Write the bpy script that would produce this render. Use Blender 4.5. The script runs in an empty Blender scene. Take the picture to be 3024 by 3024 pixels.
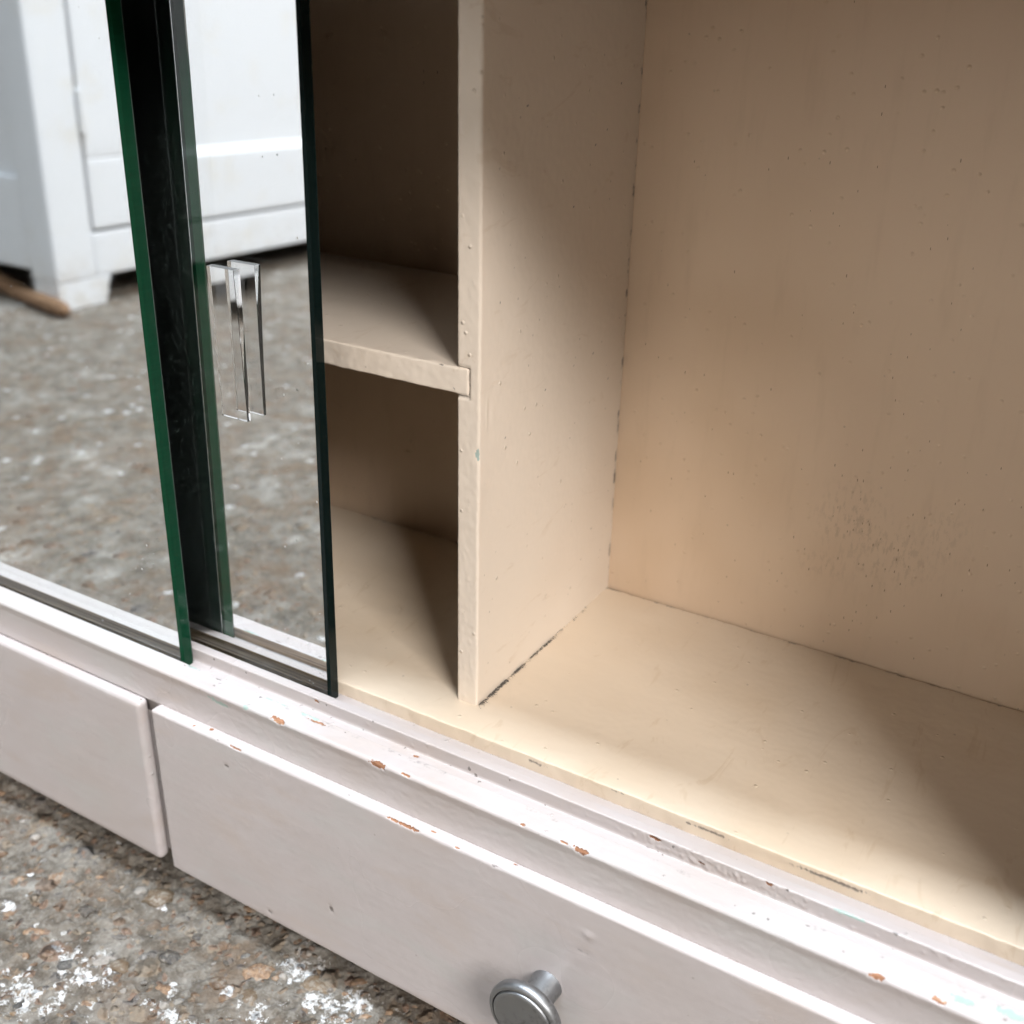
import bpy, math, random
import numpy as np
from mathutils import Vector, Matrix, noise as mnoise

MM = 0.001
sc = bpy.context.scene
COL = sc.collection
random.seed(7)
rng = np.random.default_rng(7)

# ------------------------------------------------------------------ camera
CAM_POS = Vector((165.9, -260.9, 218.4)) * MM
RT = Vector((0.85604615, 0.51645179, 0.02150672))
UP = Vector((-0.23642522, 0.35420908, 0.90478674))
FW = Vector((-0.45966085, 0.77962394, -0.42532155))
cam_data = bpy.data.cameras.new('camera')
cam = bpy.data.objects.new('camera', cam_data)
COL.objects.link(cam)
M = Matrix.Identity(4)
for i in range(3):
    M[i][0], M[i][1], M[i][2], M[i][3] = RT[i], UP[i], -FW[i], CAM_POS[i]
cam.matrix_world = M
cam_data.sensor_width = 36
cam_data.lens = 38.55
cam_data.clip_start = 0.01
cam_data.clip_end = 50
cam_data.dof.use_dof = True
cam_data.dof.focus_distance = 0.345
cam_data.dof.aperture_fstop = 12.5
sc.camera = cam

# ------------------------------------------------------------------ world and lamps
world = bpy.data.worlds.new('World')
sc.world = world
world.use_nodes = True
bg = world.node_tree.nodes['Background']
bg.inputs['Color'].default_value = (0.93, 0.96, 1.0, 1)
bg.inputs['Strength'].default_value = 0.003


def area_lamp(name, direction, dist, size, power, color, target=(0.0, 0.0, 0.05), size_y=None):
    d = Vector(direction).normalized()
    ld = bpy.data.lights.new(name, 'AREA')
    ld.shape = 'RECTANGLE' if size_y else 'SQUARE'
    ld.size = size
    if size_y:
        ld.size_y = size_y
    ld.energy = power
    ld.color = color
    o = bpy.data.objects.new(name, ld)
    COL.objects.link(o)
    o.location = Vector(target) + d * dist
    o.rotation_euler = d.to_track_quat('Z', 'Y').to_euler()
    return o


# daylight from an open door to the right, and the bright roof light above the floor
area_lamp('door_daylight', (1.44, -1.03, 1.34), 4.2, 1.3, 188, (1.0, 0.965, 0.94))
area_lamp('roof_daylight', (0.0, -0.16, 1.0), 3.2, 1.9, 185, (0.80, 0.895, 1.0), size_y=0.5)
area_lamp('cupboard_side_fill', (-0.9, 1.6, 1.0), 3.2, 1.2, 56, (0.90, 0.95, 1.0))  # added fill from behind, not a known window; lifts the cupboard's shaded side
area_lamp('front_fill', (0.0, -1.0, 0.30), 3.0, 1.6, 12.5, (1.0, 0.94, 0.88))  # added frontal fill without a known source, brightens back board and front faces

sc.view_settings.view_transform = 'Standard'
sc.view_settings.look = 'None'
sc.view_settings.exposure = 0.14
sc.view_settings.gamma = 1.0
sc.view_settings.use_curve_mapping = False
sc.render.engine = 'CYCLES'
cy = sc.cycles
cy.max_bounces = 10
cy.diffuse_bounces = 3
cy.glossy_bounces = 6
cy.transmission_bounces = 9
cy.transparent_max_bounces = 8
cy.caustics_reflective = True
cy.caustics_refractive = True
cy.sample_clamp_indirect = 4
cy.blur_glossy = 0.4
cy.use_denoising = True
cy.use_adaptive_sampling = True
cy.adaptive_threshold = 0.04
cy.adaptive_min_samples = 16


# ------------------------------------------------------------------ materials
class NT:
    """small helper for node trees"""
    def __init__(self, name):
        self.m = bpy.data.materials.new(name)
        self.m.use_nodes = True
        self.t = self.m.node_tree
        self.b = self.t.nodes['Principled BSDF']
        self.out = self.t.nodes['Material Output']

    def n(self, typ, **kw):
        nd = self.t.nodes.new(typ)
        for k, v in kw.items():
            setattr(nd, k, v)
        return nd

    def l(self, a, b):
        self.t.links.new(a, b)

    def coord(self, scale=(1, 1, 1), loc=(0, 0, 0)):
        tc = self.n('ShaderNodeTexCoord')
        mp = self.n('ShaderNodeMapping')
        mp.inputs['Scale'].default_value = scale
        mp.inputs['Location'].default_value = loc
        self.l(tc.outputs['Object'], mp.inputs['Vector'])
        return mp.outputs['Vector']

    def noise(self, vec, scale, detail=4, rough=0.55, dist=0.0):
        nd = self.n('ShaderNodeTexNoise')
        nd.inputs['Scale'].default_value = scale
        nd.inputs['Detail'].default_value = detail
        nd.inputs['Roughness'].default_value = rough
        nd.inputs['Distortion'].default_value = dist
        self.l(vec, nd.inputs['Vector'])
        return nd.outputs['Fac']

    def voro(self, vec, scale, feature='F1', rnd=1.0):
        nd = self.n('ShaderNodeTexVoronoi', feature=feature)
        nd.inputs['Scale'].default_value = scale
        nd.inputs['Randomness'].default_value = rnd
        self.l(vec, nd.inputs['Vector'])
        return nd

    def ramp(self, fac, stops, interp='LINEAR'):
        nd = self.n('ShaderNodeValToRGB')
        cr = nd.color_ramp
        cr.interpolation = interp
        while len(cr.elements) < len(stops):
            cr.elements.new(0.5)
        for e, (p, c) in zip(cr.elements, stops):
            e.position = p
            e.color = c if len(c) == 4 else (*c, 1)
        self.l(fac, nd.inputs['Fac'])
        return nd.outputs['Color']

    def step(self, fac, a, b):
        nd = self.n('ShaderNodeMapRange')
        nd.interpolation_type = 'SMOOTHSTEP'
        nd.inputs['From Min'].default_value = a
        nd.inputs['From Max'].default_value = b
        self.l(fac, nd.inputs['Value'])
        return nd.outputs['Result']

    def math(self, op, a, b=None, clamp=False):
        nd = self.n('ShaderNodeMath', operation=op)
        nd.use_clamp = clamp
        for i, x in enumerate((a, b)):
            if x is None:
                continue
            if isinstance(x, (int, float)):
                nd.inputs[i].default_value = x
            else:
                self.l(x, nd.inputs[i])
        return nd.outputs[0]

    def mix(self, fac, a, b):
        nd = self.n('ShaderNodeMix', data_type='RGBA')
        for sock, x in ((nd.inputs[0], fac), (nd.inputs[6], a), (nd.inputs[7], b)):
            if isinstance(x, (int, float)):
                sock.default_value = x
            elif isinstance(x, tuple):
                sock.default_value = (*x, 1) if len(x) == 3 else x
            else:
                self.l(x, sock)
        return nd.outputs[2]

    def bump(self, height, strength, dist, prev=None):
        nd = self.n('ShaderNodeBump')
        nd.inputs['Strength'].default_value = strength
        nd.inputs['Distance'].default_value = dist
        self.l(height, nd.inputs['Height'])
        if prev is not None:
            self.l(prev, nd.inputs['Normal'])
        return nd.outputs['Normal']

    def set(self, **kw):
        names = dict(color='Base Color', rough='Roughness', metal='Metallic', normal='Normal',
                     spec='Specular IOR Level', coat='Coat Weight', coat_rough='Coat Roughness')
        for k, v in kw.items():
            s = self.b.inputs[names[k]]
            if isinstance(v, tuple):
                s.default_value = (*v, 1) if len(v) == 3 else v
            elif isinstance(v, (int, float)):
                s.default_value = v
            else:
                self.l(v, s)
        return self.m


def paint(name, base, dirty, rough=0.3, orange=0.35, streak=None, specks=0.0, grime=0.25, cloud=False):
    """old gloss paint: brush marks, pimples, wear from the 'wear' attribute"""
    k = NT(name)
    v = k.coord()
    low = k.noise(v, 14, 2, 0.6)
    col = k.mix(k.math('MULTIPLY', k.step(low, 0.42, 0.75), grime), base, dirty)
    if cloud:
        # handled paint: cool and warm clouds, a faint brushing along the boards
        cn = k.noise(k.coord((9, 30, 22)), 2.2, 3, 0.6, 0.4)
        col = k.mix(k.math('MULTIPLY', k.step(cn, 0.50, 0.66), 0.55), col, (base[0] * 0.97, base[1] * 1.03, base[2] * 1.02))
        col = k.mix(k.math('MULTIPLY', k.step(cn, 0.46, 0.30), 0.55), col, (base[0] * 0.96, base[1] * 0.90, base[2] * 0.83))
        bn = k.noise(k.coord((7, 500, 500)), 1.0, 2, 0.6)
        col = k.mix(k.math('MULTIPLY', k.step(bn, 0.50, 0.75), 0.22), col, (base[0] * 0.86, base[1] * 0.85, base[2] * 0.84))
    elif not streak:
        # scuffs dragged across the shelf paint
        sn = k.noise(k.coord((38, 11, 30), (0.3, 0.1, 0)), 2.4, 3, 0.7, 1.6)
        col = k.mix(k.math('MULTIPLY', k.step(sn, 0.60, 0.70), 0.30), col, (dirty[0] * 0.86, dirty[1] * 0.82, dirty[2] * 0.76))
    # fine dust dots
    vd = k.voro(v, 190)
    dots = k.step(vd.outputs['Distance'], 0.10, 0.05)
    sel = k.n('ShaderNodeSeparateColor')
    k.l(vd.outputs['Color'], sel.inputs[0])
    dots = k.math('MULTIPLY', dots, k.step(sel.outputs[0], 0.90, 0.93))
    col = k.mix(k.math('MULTIPLY', dots, 0.35), col, (0.19, 0.15, 0.11))
    if streak:
        vs = k.coord(streak)
        vv = k.voro(vs, 1.0)
        sp = k.n('ShaderNodeSeparateColor')
        k.l(vv.outputs['Color'], sp.inputs[0])
        # radius differs from cell to cell, most cells stay empty
        rad = k.math('MULTIPLY', k.step(sp.outputs[1], 0.35, 1.0), 0.22)
        inside = k.step(k.math('SUBTRACT', rad, vv.outputs['Distance']), 0.0, 0.035)
        clus = k.noise(v, 22, 3, 0.6)
        at = k.n('ShaderNodeAttribute', attribute_name='wear')
        sa = k.n('ShaderNodeSeparateColor')
        k.l(at.outputs['Color'], sa.inputs[0])
        prob = k.math('ADD', k.math('MULTIPLY', k.step(clus, 0.45, 0.75), 0.17), sa.outputs[2])
        on = k.math('LESS_THAN', sp.outputs[2], prob)
        smp = k.math('MULTIPLY', inside, on)
        col = k.mix(k.math('MULTIPLY', smp, specks), col, (0.16, 0.09, 0.045))
        haze = k.noise(k.coord((150, 150, 24)), 1.0, 3, 0.65)
        col = k.mix(k.math('MULTIPLY', k.step(haze, 0.50, 0.8), 0.16), col, (0.42, 0.30, 0.19))
        gz = k.noise(k.coord((800, 800, 260)), 1.0, 3, 0.7)
        gz = k.math('MULTIPLY', k.step(gz, 0.50, 0.62), k.step(sa.outputs[2], 0.15, 0.55))
        col = k.mix(k.math('MULTIPLY', gz, 0.28), col, (0.24, 0.17, 0.105))
    # wear attribute: R bare orange wood, G green undercoat, B dirt, A raw groove wood
    at = k.n('ShaderNodeAttribute', attribute_name='wear')
    sa = k.n('ShaderNodeSeparateColor')
    k.l(at.outputs['Color'], sa.inputs[0])
    jag = k.math('MULTIPLY', k.math('SUBTRACT', k.noise(v, 900, 1), 0.5), 0.7)
    wn = k.noise(k.coord((60, 900, 900)), 1.0, 4)
    wood = k.ramp(wn, [(0.3, (0.16, 0.07, 0.035)), (0.55, (0.31, 0.15, 0.08)), (0.75, (0.45, 0.30, 0.19))])
    fr = k.step(k.math('ADD', sa.outputs[0], k.math('MULTIPLY', jag, sa.outputs[0])), 0.38, 0.52)
    fg = k.step(k.math('ADD', sa.outputs[1], jag), 0.42, 0.56)
    fg = k.math('MULTIPLY', fg, k.step(sa.outputs[1], 0.05, 0.3))
    if cloud:
        raww = k.noise(k.coord((25, 700, 1500)), 1.0, 6, 0.6)
        raw = k.ramp(raww, [(0.32, (0.16, 0.105, 0.06)), (0.55, (0.36, 0.26, 0.155)), (0.72, (0.47, 0.36, 0.23))])
    col = k.mix(fg, col, (0.34, 0.42, 0.38))
    col = k.mix(fr, col, wood)
    if not streak:
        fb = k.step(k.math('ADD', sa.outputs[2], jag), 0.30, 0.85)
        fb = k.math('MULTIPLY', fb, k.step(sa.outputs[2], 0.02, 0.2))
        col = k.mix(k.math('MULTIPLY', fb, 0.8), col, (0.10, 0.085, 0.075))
    if cloud:
        col = k.mix(k.step(at.outputs['Alpha'], 0.4, 0.6), col, raw)
    # relief: brush marks, orange peel, occasional pimples
    b1 = k.bump(k.noise(k.coord((55, 320, 320)), 1.0, 1, 0.6), 0.07, 0.0007) if cloud else None
    b2 = k.bump(k.noise(v, 420, 0, 0.5), 0.16 * orange / 0.35, 0.0003, b1)
    pv = k.voro(v, 260)
    ps = k.n('ShaderNodeSeparateColor')
    k.l(pv.outputs['Color'], ps.inputs[0])
    pim = k.math('MULTIPLY', k.step(pv.outputs['Distance'], 0.22, 0.0), k.step(ps.outputs[1], 0.90, 0.92))
    b3 = k.bump(pim, 0.55 * orange / 0.35, 0.0006, b2)
    rg = k.math('ADD', k.math('MULTIPLY', low, 0.2), rough - 0.08)
    rg = k.math('MAXIMUM', rg, k.math('MULTIPLY', k.math('MAXIMUM', fr, k.step(at.outputs['Alpha'], 0.4, 0.6)), 0.85))
    return k.set(color=col, rough=rg, normal=b3, spec=0.45)


MAT = {}
MAT['white'] = paint('aged_white_gloss', (0.47, 0.424, 0.41), (0.435, 0.38, 0.348), 0.27, 0.30, grime=0.7, cloud=True)
MAT['cream'] = paint('cream_gloss', (0.715, 0.60, 0.468), (0.645, 0.505, 0.355), 0.30, 0.35, grime=0.5)
MAT['pink_cream'] = paint('pale_cream_gloss', (0.74, 0.642, 0.535), (0.67, 0.55, 0.435), 0.32, 0.45, grime=0.3)
MAT['back'] = paint('cream_back_board', (0.69, 0.53, 0.385), (0.60, 0.44, 0.295), 0.38, 0.3,
                    streak=(900, 900, 260), specks=0.8, grime=0.6)


def glass(name, ior, tint, density, rough=0.0):
    k = NT(name)
    k.t.nodes.remove(k.b)
    g = k.n('ShaderNodeBsdfGlass')
    g.inputs['IOR'].default_value = ior
    g.inputs['Roughness'].default_value = rough
    g.inputs['Color'].default_value = (1, 1, 1, 1)
    va = k.n('ShaderNodeVolumeAbsorption')
    va.inputs['Color'].default_value = (*tint, 1)
    va.inputs['Density'].default_value = density
    k.l(g.outputs[0], k.out.inputs['Surface'])
    k.l(va.outputs[0], k.out.inputs['Volume'])
    return k.m


MAT['mirror_glass'] = glass('green_float_glass', 1.52, (0.30, 0.80, 0.74), 6.0)
MAT['acrylic'] = glass('clear_acrylic', 1.49, (0.9, 0.93, 0.92), 3.0)

def cut_edge(name, col):
    k = NT(name)
    v = k.coord((60, 60, 900))
    return k.set(color=k.mix(k.noise(v, 1.0, 3), col, tuple(c * 1.6 for c in col)), rough=0.10, spec=0.16)


MAT['edge_green'] = cut_edge('green_cut_glass_edge', (0.003, 0.030, 0.014))
MAT['edge_dark'] = cut_edge('dark_cut_glass_edge', (0.003, 0.007, 0.0065))
k = NT('silvering')
MAT['silver'] = k.set(color=(0.965, 0.955, 0.965), metal=1.0, rough=0.0)
k = NT('black_backing_paint')
v = k.coord()
MAT['black'] = k.set(color=k.mix(k.step(k.noise(k.coord((40, 40, 6)), 3, 5), 0.5, 0.8), (0.075, 0.092, 0.086), (0.115, 0.132, 0.124)),
                     rough=0.42, normal=k.bump(k.noise(v, 500, 3), 0.1, 0.0003))

k = NT('worn_aluminium')
v = k.coord()
sc1 = k.noise(v, 160, 6, 0.7)
sc2 = k.noise(k.coord((1500, 150, 150)), 1.0, 4)
colk = k.mix(k.step(sc1, 0.50, 0.72), (0.32, 0.325, 0.33), (0.17, 0.165, 0.158))
MAT['alu'] = k.set(color=colk, metal=1.0, rough=k.math('ADD', k.math('MULTIPLY', sc1, 0.36), 0.30),
                   normal=k.bump(sc2, 0.12, 0.0004, k.bump(sc1, 0.2, 0.0004)))

k = NT('knob_seam_grime')
MAT['seam'] = k.set(color=(0.03, 0.03, 0.032), rough=0.7)

k = NT('dust_fibre')
MAT['dust'] = k.set(color=(0.13, 0.115, 0.10), rough=0.95, spec=0.1)

k = NT('old_brown_wood')
v = k.coord((9, 40, 40))
wn = k.noise(v, 6, 6, 0.65)
MAT['brown'] = k.set(color=k.ramp(wn, [(0.3, (0.10, 0.05, 0.025)), (0.55, (0.24, 0.135, 0.07)), (0.75, (0.36, 0.24, 0.14))]),
                     rough=0.8, normal=k.bump(wn, 0.4, 0.002))

k = NT('cupboard_white_gloss')
v = k.coord()
cl = k.noise(v, 16, 3, 0.65)
sz = k.n('ShaderNodeSeparateXYZ')
k.l(v, sz.inputs[0])
scuff_ = k.math('MULTIPLY', k.step(sz.outputs[2], -0.02, -0.11), k.step(k.noise(v, 48, 4, 0.7), 0.44, 0.62))
MAT['cupboard'] = k.set(color=k.mix(k.math('MULTIPLY', scuff_, 0.45), k.mix(k.math('MULTIPLY', k.step(cl, 0.52, 0.78), 0.45), (0.68, 0.695, 0.715), (0.60, 0.555, 0.46)), (0.52, 0.47, 0.40)),
                        rough=0.35, normal=k.bump(k.noise(v, 45, 4), 0.12, 0.002))
k = NT('cupboard_gap_dirt')
MAT['gap'] = k.set(color=(0.42, 0.39, 0.33), rough=0.8)

# concrete with small stones, pits and spilt white paint
k = NT('rough_concrete')
v = k.coord()
n1 = k.noise(v, 9, 6, 0.65)
n2 = k.noise(v, 70, 6, 0.7)
n3 = k.noise(v, 420, 5, 0.7)
n4 = k.noise(v, 30, 4, 0.6, 0.5)
base = k.mix(k.step(n2, 0.36, 0.68), (0.09, 0.073, 0.055), (0.225, 0.20, 0.167))
base = k.mix(k.math('MULTIPLY', k.step(n1, 0.50, 0.70), 0.6), base, (0.18, 0.13, 0.095))
base = k.mix(k.math('MULTIPLY', k.step(n3, 0.42, 0.72), 0.45), base, (0.36, 0.34, 0.30))
base = k.mix(k.math('MULTIPLY', k.step(n4, 0.55, 0.70), 0.6), base, (0.42, 0.40, 0.36))
base = k.mix(k.math('MULTIPLY', k.step(n4, 0.46, 0.33), 0.7), base, (0.15, 0.105, 0.07))
warp = k.n('ShaderNodeVectorMath', operation='ADD')
wnz = k.n('ShaderNodeTexNoise')
wnz.inputs['Scale'].default_value = 120
k.l(v, wnz.inputs['Vector'])
wsc = k.n('ShaderNodeVectorMath', operation='SCALE')
wsc.inputs['Scale'].default_value = 0.006
k.l(wnz.outputs['Color'], wsc.inputs[0])
k.l(v, warp.inputs[0])
k.l(wsc.outputs[0], warp.inputs[1])
heights = None
stone_cols = [(0.0, (0.19, 0.115, 0.07)), (0.25, (0.27, 0.195, 0.13)), (0.45, (0.15, 0.135, 0.125)),
              (0.6, (0.29, 0.23, 0.165)), (0.8, (0.25, 0.15, 0.10)), (1.0, (0.44, 0.39, 0.33))]
hsum = None
for vs, thr, rad in ((62, 0.74, 0.34), (150, 0.50, 0.40), (310, 0.50, 0.42)):
    vo = k.voro(warp.outputs[0], vs)
    sp = k.n('ShaderNodeSeparateColor')
    k.l(vo.outputs['Color'], sp.inputs[0])
    on = k.step(sp.outputs[0], thr, thr + 0.02)
    edge = k.step(vo.outputs['Distance'], rad, rad * 0.88)
    f = k.math('MULTIPLY', on, edge)
    sc_ = k.ramp(sp.outputs[1], stone_cols, 'CONSTANT')
    base = k.mix(k.math('MULTIPLY', f, 0.58), base, sc_)
    dome = k.math('MULTIPLY', k.math('MULTIPLY', on, k.step(vo.outputs['Distance'], rad, 0.0)), 150.0 / vs)
    hsum = dome if hsum is None else k.math('ADD', hsum, dome)
# pits
pv = k.voro(v, 210)
ps = k.n('ShaderNodeSeparateColor')
k.l(pv.outputs['Color'], ps.inputs[0])
pit = k.math('MULTIPLY', k.step(ps.outputs[2], 0.80, 0.82), k.step(pv.outputs['Distance'], 0.30, 0.08))
base = k.mix(k.math('MULTIPLY', pit, 0.75), base, (0.10, 0.08, 0.06))
# white paint spills: broken patches where it was splashed, plus single drops
at = k.n('ShaderNodeAttribute', attribute_name='wear')
sa = k.n('ShaderNodeSeparateColor')
k.l(at.outputs['Color'], sa.inputs[0])
pn = k.noise(v, 150, 8, 0.76, 0.25)
far = k.math('MULTIPLY', k.step(k.noise(v, 6.5, 4, 0.6), 0.48, 0.70), 0.13)
pl = k.math('ADD', k.math('ADD', pn, k.math('MULTIPLY', sa.outputs[0], 0.235)), far)
spill = k.step(pl, 0.70, 0.72)
dv = k.voro(warp.outputs[0], 170)
dsp = k.n('ShaderNodeSeparateColor')
k.l(dv.outputs['Color'], dsp.inputs[0])
drop = k.math('MULTIPLY', k.step(dsp.outputs[2], 0.93, 0.935), k.step(dv.outputs['Distance'], 0.26, 0.22))
dv2 = k.voro(warp.outputs[0], 55)
dsp2 = k.n('ShaderNodeSeparateColor')
k.l(dv2.outputs['Color'], dsp2.inputs[0])
drop2 = k.math('MULTIPLY', k.step(dsp2.outputs[2], 0.90, 0.905), k.step(k.math('ADD', dv2.outputs['Distance'], k.math('MULTIPLY', n3, 0.35)), 0.36, 0.30))
drop = k.math('MAXIMUM', drop, drop2)
spill = k.math('MAXIMUM', spill, drop)
thin = k.noise(v, 330, 5, 0.75)
pcol = k.mix(k.step(thin, 0.38, 0.66), (0.42, 0.40, 0.37), (0.74, 0.74, 0.735))
spill = k.math('MULTIPLY', spill, k.step(thin, 0.40, 0.50))
base = k.mix(spill, base, pcol)
hh = k.math('ADD', k.math('MULTIPLY', n3, 0.5), k.math('MULTIPLY', n2, 0.8))
hh = k.math('SUBTRACT', k.math('ADD', hh, hsum), k.math('MULTIPLY', pit, 0.9))
MAT['concrete'] = k.set(color=base, rough=k.math('SUBTRACT', 0.85, k.math('MULTIPLY', spill, 0.35)), spec=0.3,
                        normal=k.bump(k.noise(v, 1100, 4, 0.7), 0.3, 0.0007, k.bump(hh, 1.0, 0.003)))

STONES = []
for nm, c1, c2, rg in (('brown_stone', (0.17, 0.10, 0.06), (0.34, 0.22, 0.13), 0.5),
                       ('tan_stone', (0.26, 0.165, 0.09), (0.38, 0.28, 0.18), 0.4),
                       ('grey_stone', (0.12, 0.11, 0.10), (0.25, 0.235, 0.215), 0.55),
                       ('dark_stone', (0.055, 0.05, 0.045), (0.15, 0.125, 0.10), 0.35),
                       ('pale_stone', (0.28, 0.25, 0.215), (0.40, 0.36, 0.32), 0.7)):
    k = NT(nm)
    v = k.coord()
    gp = k.n('ShaderNodeNewGeometry')
    gv = gp.outputs['Position']
    oi = k.n('ShaderNodeObjectInfo')
    nn = k.noise(gv, 700, 5, 0.7)
    cc = k.mix(k.step(nn, 0.35, 0.65), c1, c2)
    dark = k.math('ADD', k.math('MULTIPLY', oi.outputs['Random'], 0.75), 0.35)
    hs = k.n('ShaderNodeHueSaturation')
    k.l(cc, hs.inputs['Color'])
    k.l(dark, hs.inputs['Value'])
    cc = hs.outputs['Color']
    cem = k.step(k.noise(gv, 420, 5, 0.7), 0.50, 0.60)
    cc = k.mix(k.math('MULTIPLY', cem, 0.6), cc, (0.29, 0.265, 0.225))
    STONES.append(k.set(color=cc, rough=rg, normal=k.bump(nn, 0.8, 0.0009)))


# ------------------------------------------------------------------ mesh helpers (millimetres in, metres out)
def empty(name, loc):
    o = bpy.data.objects.new(name, None)
    o.empty_display_size = 0.02
    o.location = Vector(loc) * MM
    COL.objects.link(o)
    return o


def link(name, me, parent=None):
    o = bpy.data.objects.new(name, me)
    COL.objects.link(o)
    if parent is not None:
        o.parent = parent
        p = parent
        off = Vector((0, 0, 0))
        while p is not None:
            off += p.location
            p = p.parent
        o.location = -off
    return o


def mesh(name, verts, faces, mats, parent=None, wear=None, smooth=True, midx=None, sharp=None):
    me = bpy.data.meshes.new(name)
    V = np.asarray(verts, float) * MM
    me.from_pydata([], [], []) if False else None
    if isinstance(faces, np.ndarray):
        nv, nf, w = len(V), len(faces), faces.shape[1]
        me.vertices.add(nv)
        me.vertices.foreach_set('co', V.astype(np.float32).ravel())
        me.loops.add(nf * w)
        me.loops.foreach_set('vertex_index', faces.astype(np.int32).ravel())
        me.polygons.add(nf)
        me.polygons.foreach_set('loop_start', np.arange(0, nf * w, w, dtype=np.int32))
        me.update(calc_edges=True)
    else:
        me.from_pydata(V.tolist(), [], faces)
    if not isinstance(mats, (list, tuple)):
        mats = [mats]
    for m in mats:
        me.materials.append(m)
    if midx is not None:
        me.polygons.foreach_set('material_index', np.asarray(midx, np.int32))
    if smooth:
        me.polygons.foreach_set('use_smooth', np.ones(len(me.polygons), bool))
        if sharp is not None:
            me.set_sharp_from_angle(angle=math.radians(sharp))
    a = me.attributes.new('wear', 'FLOAT_COLOR', 'POINT')
    if wear is None:
        wear = np.zeros((len(V), 4), np.float32)
    a.data.foreach_set('color', np.asarray(wear, np.float32).ravel())
    me.validate()
    me.update()
    return link(name, me, parent)


def fbm(P, scale, seed=0.0, octaves=3):
    out = np.empty(len(P))
    f = mnoise.fractal
    for i, q in enumerate(P):
        out[i] = f(Vector((q[0] * scale + seed, q[1] * scale - seed, q[2] * scale + 2 * seed)), 0.9, 2.0, octaves)
    return out


def axis_pts(a, b, r, step, fine=None):
    """sample positions along one axis: dense in the rounded ends, `step` between; fine=(f0,f1,fstep)"""
    ends = np.array([0, 0.2, 0.45, 0.72, 1.0]) * r
    inner = [a + r]
    segs = [(a + r, b - r, step)]
    if fine:
        f0, f1, fs = max(fine[0], a + r), min(fine[1], b - r), fine[2]
        segs = [(a + r, f0, step), (f0, f1, fs), (f1, b - r, step)]
    for s, e, st in segs:
        if e - s < 1e-6:
            continue
        n = max(1, int(round((e - s) / st)))
        inner += list(np.linspace(s, e, n + 1)[1:])
    return np.unique(np.round(np.concatenate([a + ends, inner, b - ends]), 5))


def rbox(name, lo, hi, r, steps, mats, parent=None, fines=(None, None, None), deform=None, smooth=True):
    """box with rounded edges and a dense surface, so paint edges, chips and lumps are geometry"""
    lo, hi = np.array(lo, float), np.array(hi, float)
    ax = [axis_pts(lo[i], hi[i], r, steps[i], fines[i]) for i in range(3)]
    Vs, Fs, base = [], [], 0
    for d in range(3):
        u, w = (d + 1) % 3, (d + 2) % 3
        U, W = np.meshgrid(ax[u], ax[w], indexing='ij')
        nu, nw = U.shape
        idx = np.arange(nu * nw).reshape(nu, nw)
        q = np.stack([idx[:-1, :-1], idx[1:, :-1], idx[1:, 1:], idx[:-1, 1:]], -1).reshape(-1, 4)
        for side in (0, 1):
            P = np.empty((nu * nw, 3))
            P[:, d] = (lo, hi)[side][d]
            P[:, u] = U.ravel()
            P[:, w] = W.ravel()
            Vs.append(P)
            Fs.append((q if side else q[:, ::-1]) + base)
            base += nu * nw
    V = np.concatenate(Vs)
    F = np.concatenate(Fs)
    key, inv = np.unique(np.round(V, 4), axis=0, return_inverse=True)
    inv = inv.ravel()
    V, F = key, inv[F]
    inner = np.clip(V, lo + r, hi - r)
    d = V - inner
    ln = np.linalg.norm(d, axis=1, keepdims=True)
    N = d / np.maximum(ln, 1e-9)
    V = inner + N * r
    wear = np.zeros((len(V), 4), np.float32)
    if deform is not None:
        V, wear = deform(V, N, wear)
    return mesh(name, V, F, mats, parent, wear, smooth)


def chip_mask(V, chips, seed=0.0):
    """chips: (centre, (rx, ry, rz), strength) ellipsoids with a ragged outline"""
    out = np.zeros(len(V))
    for ci, (c, rad, s) in enumerate(chips):
        c, rad = np.array(c, float), np.array(rad, float)
        near = np.where(np.all(np.abs(V - c) < rad * 1.9 + 0.4, axis=1))[0]
        if not len(near):
            continue
        Q = (V[near] - c) / rad
        dist = np.linalg.norm(Q, axis=1)
        nz = np.array([mnoise.fractal(Vector((float(a[0]) * 1.1, float(a[1]) * 1.1, float(a[2]) * 1.1 + seed + ci * 7.3)), 0.8, 2.0, 3) for a in V[near]])
        m = np.clip((1.15 - dist + 0.55 * nz) * 2.2, 0, 1) * s
        out[near] = np.maximum(out[near], m)
    return out


def lathe(prof, n=48):
    """profile [(radius, y)] turned round the y axis"""
    V, F = [], []
    for rr, y in prof:
        for i in range(n):
            a = 2 * math.pi * i / n
            V.append((rr * math.cos(a), y, rr * math.sin(a)))
    m = len(prof)
    for j in range(m - 1):
        for i in range(n):
            a, b = j * n + i, j * n + (i + 1) % n
            F.append((a, b, b + n, a + n))
    F.append(tuple(range(n - 1, -1, -1)))
    F.append(tuple((m - 1) * n + i for i in range(n)))
    return V, F


def prism(poly, axis, a, b):
    """polygon of 2D points extruded along an axis (0: poly=(y,z), 1: (x,z), 2: (x,y))"""
    n = len(poly)
    V = []
    for t in (a, b):
        for q in poly:
            c = list(q)
            c.insert(axis, t)
            V.append(c)
    F = [tuple(range(n)), tuple(range(2 * n - 1, n - 1, -1))]
    for i in range(n):
        j = (i + 1) % n
        F.append((i, i + n, j + n, j))
    return V, F


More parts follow.
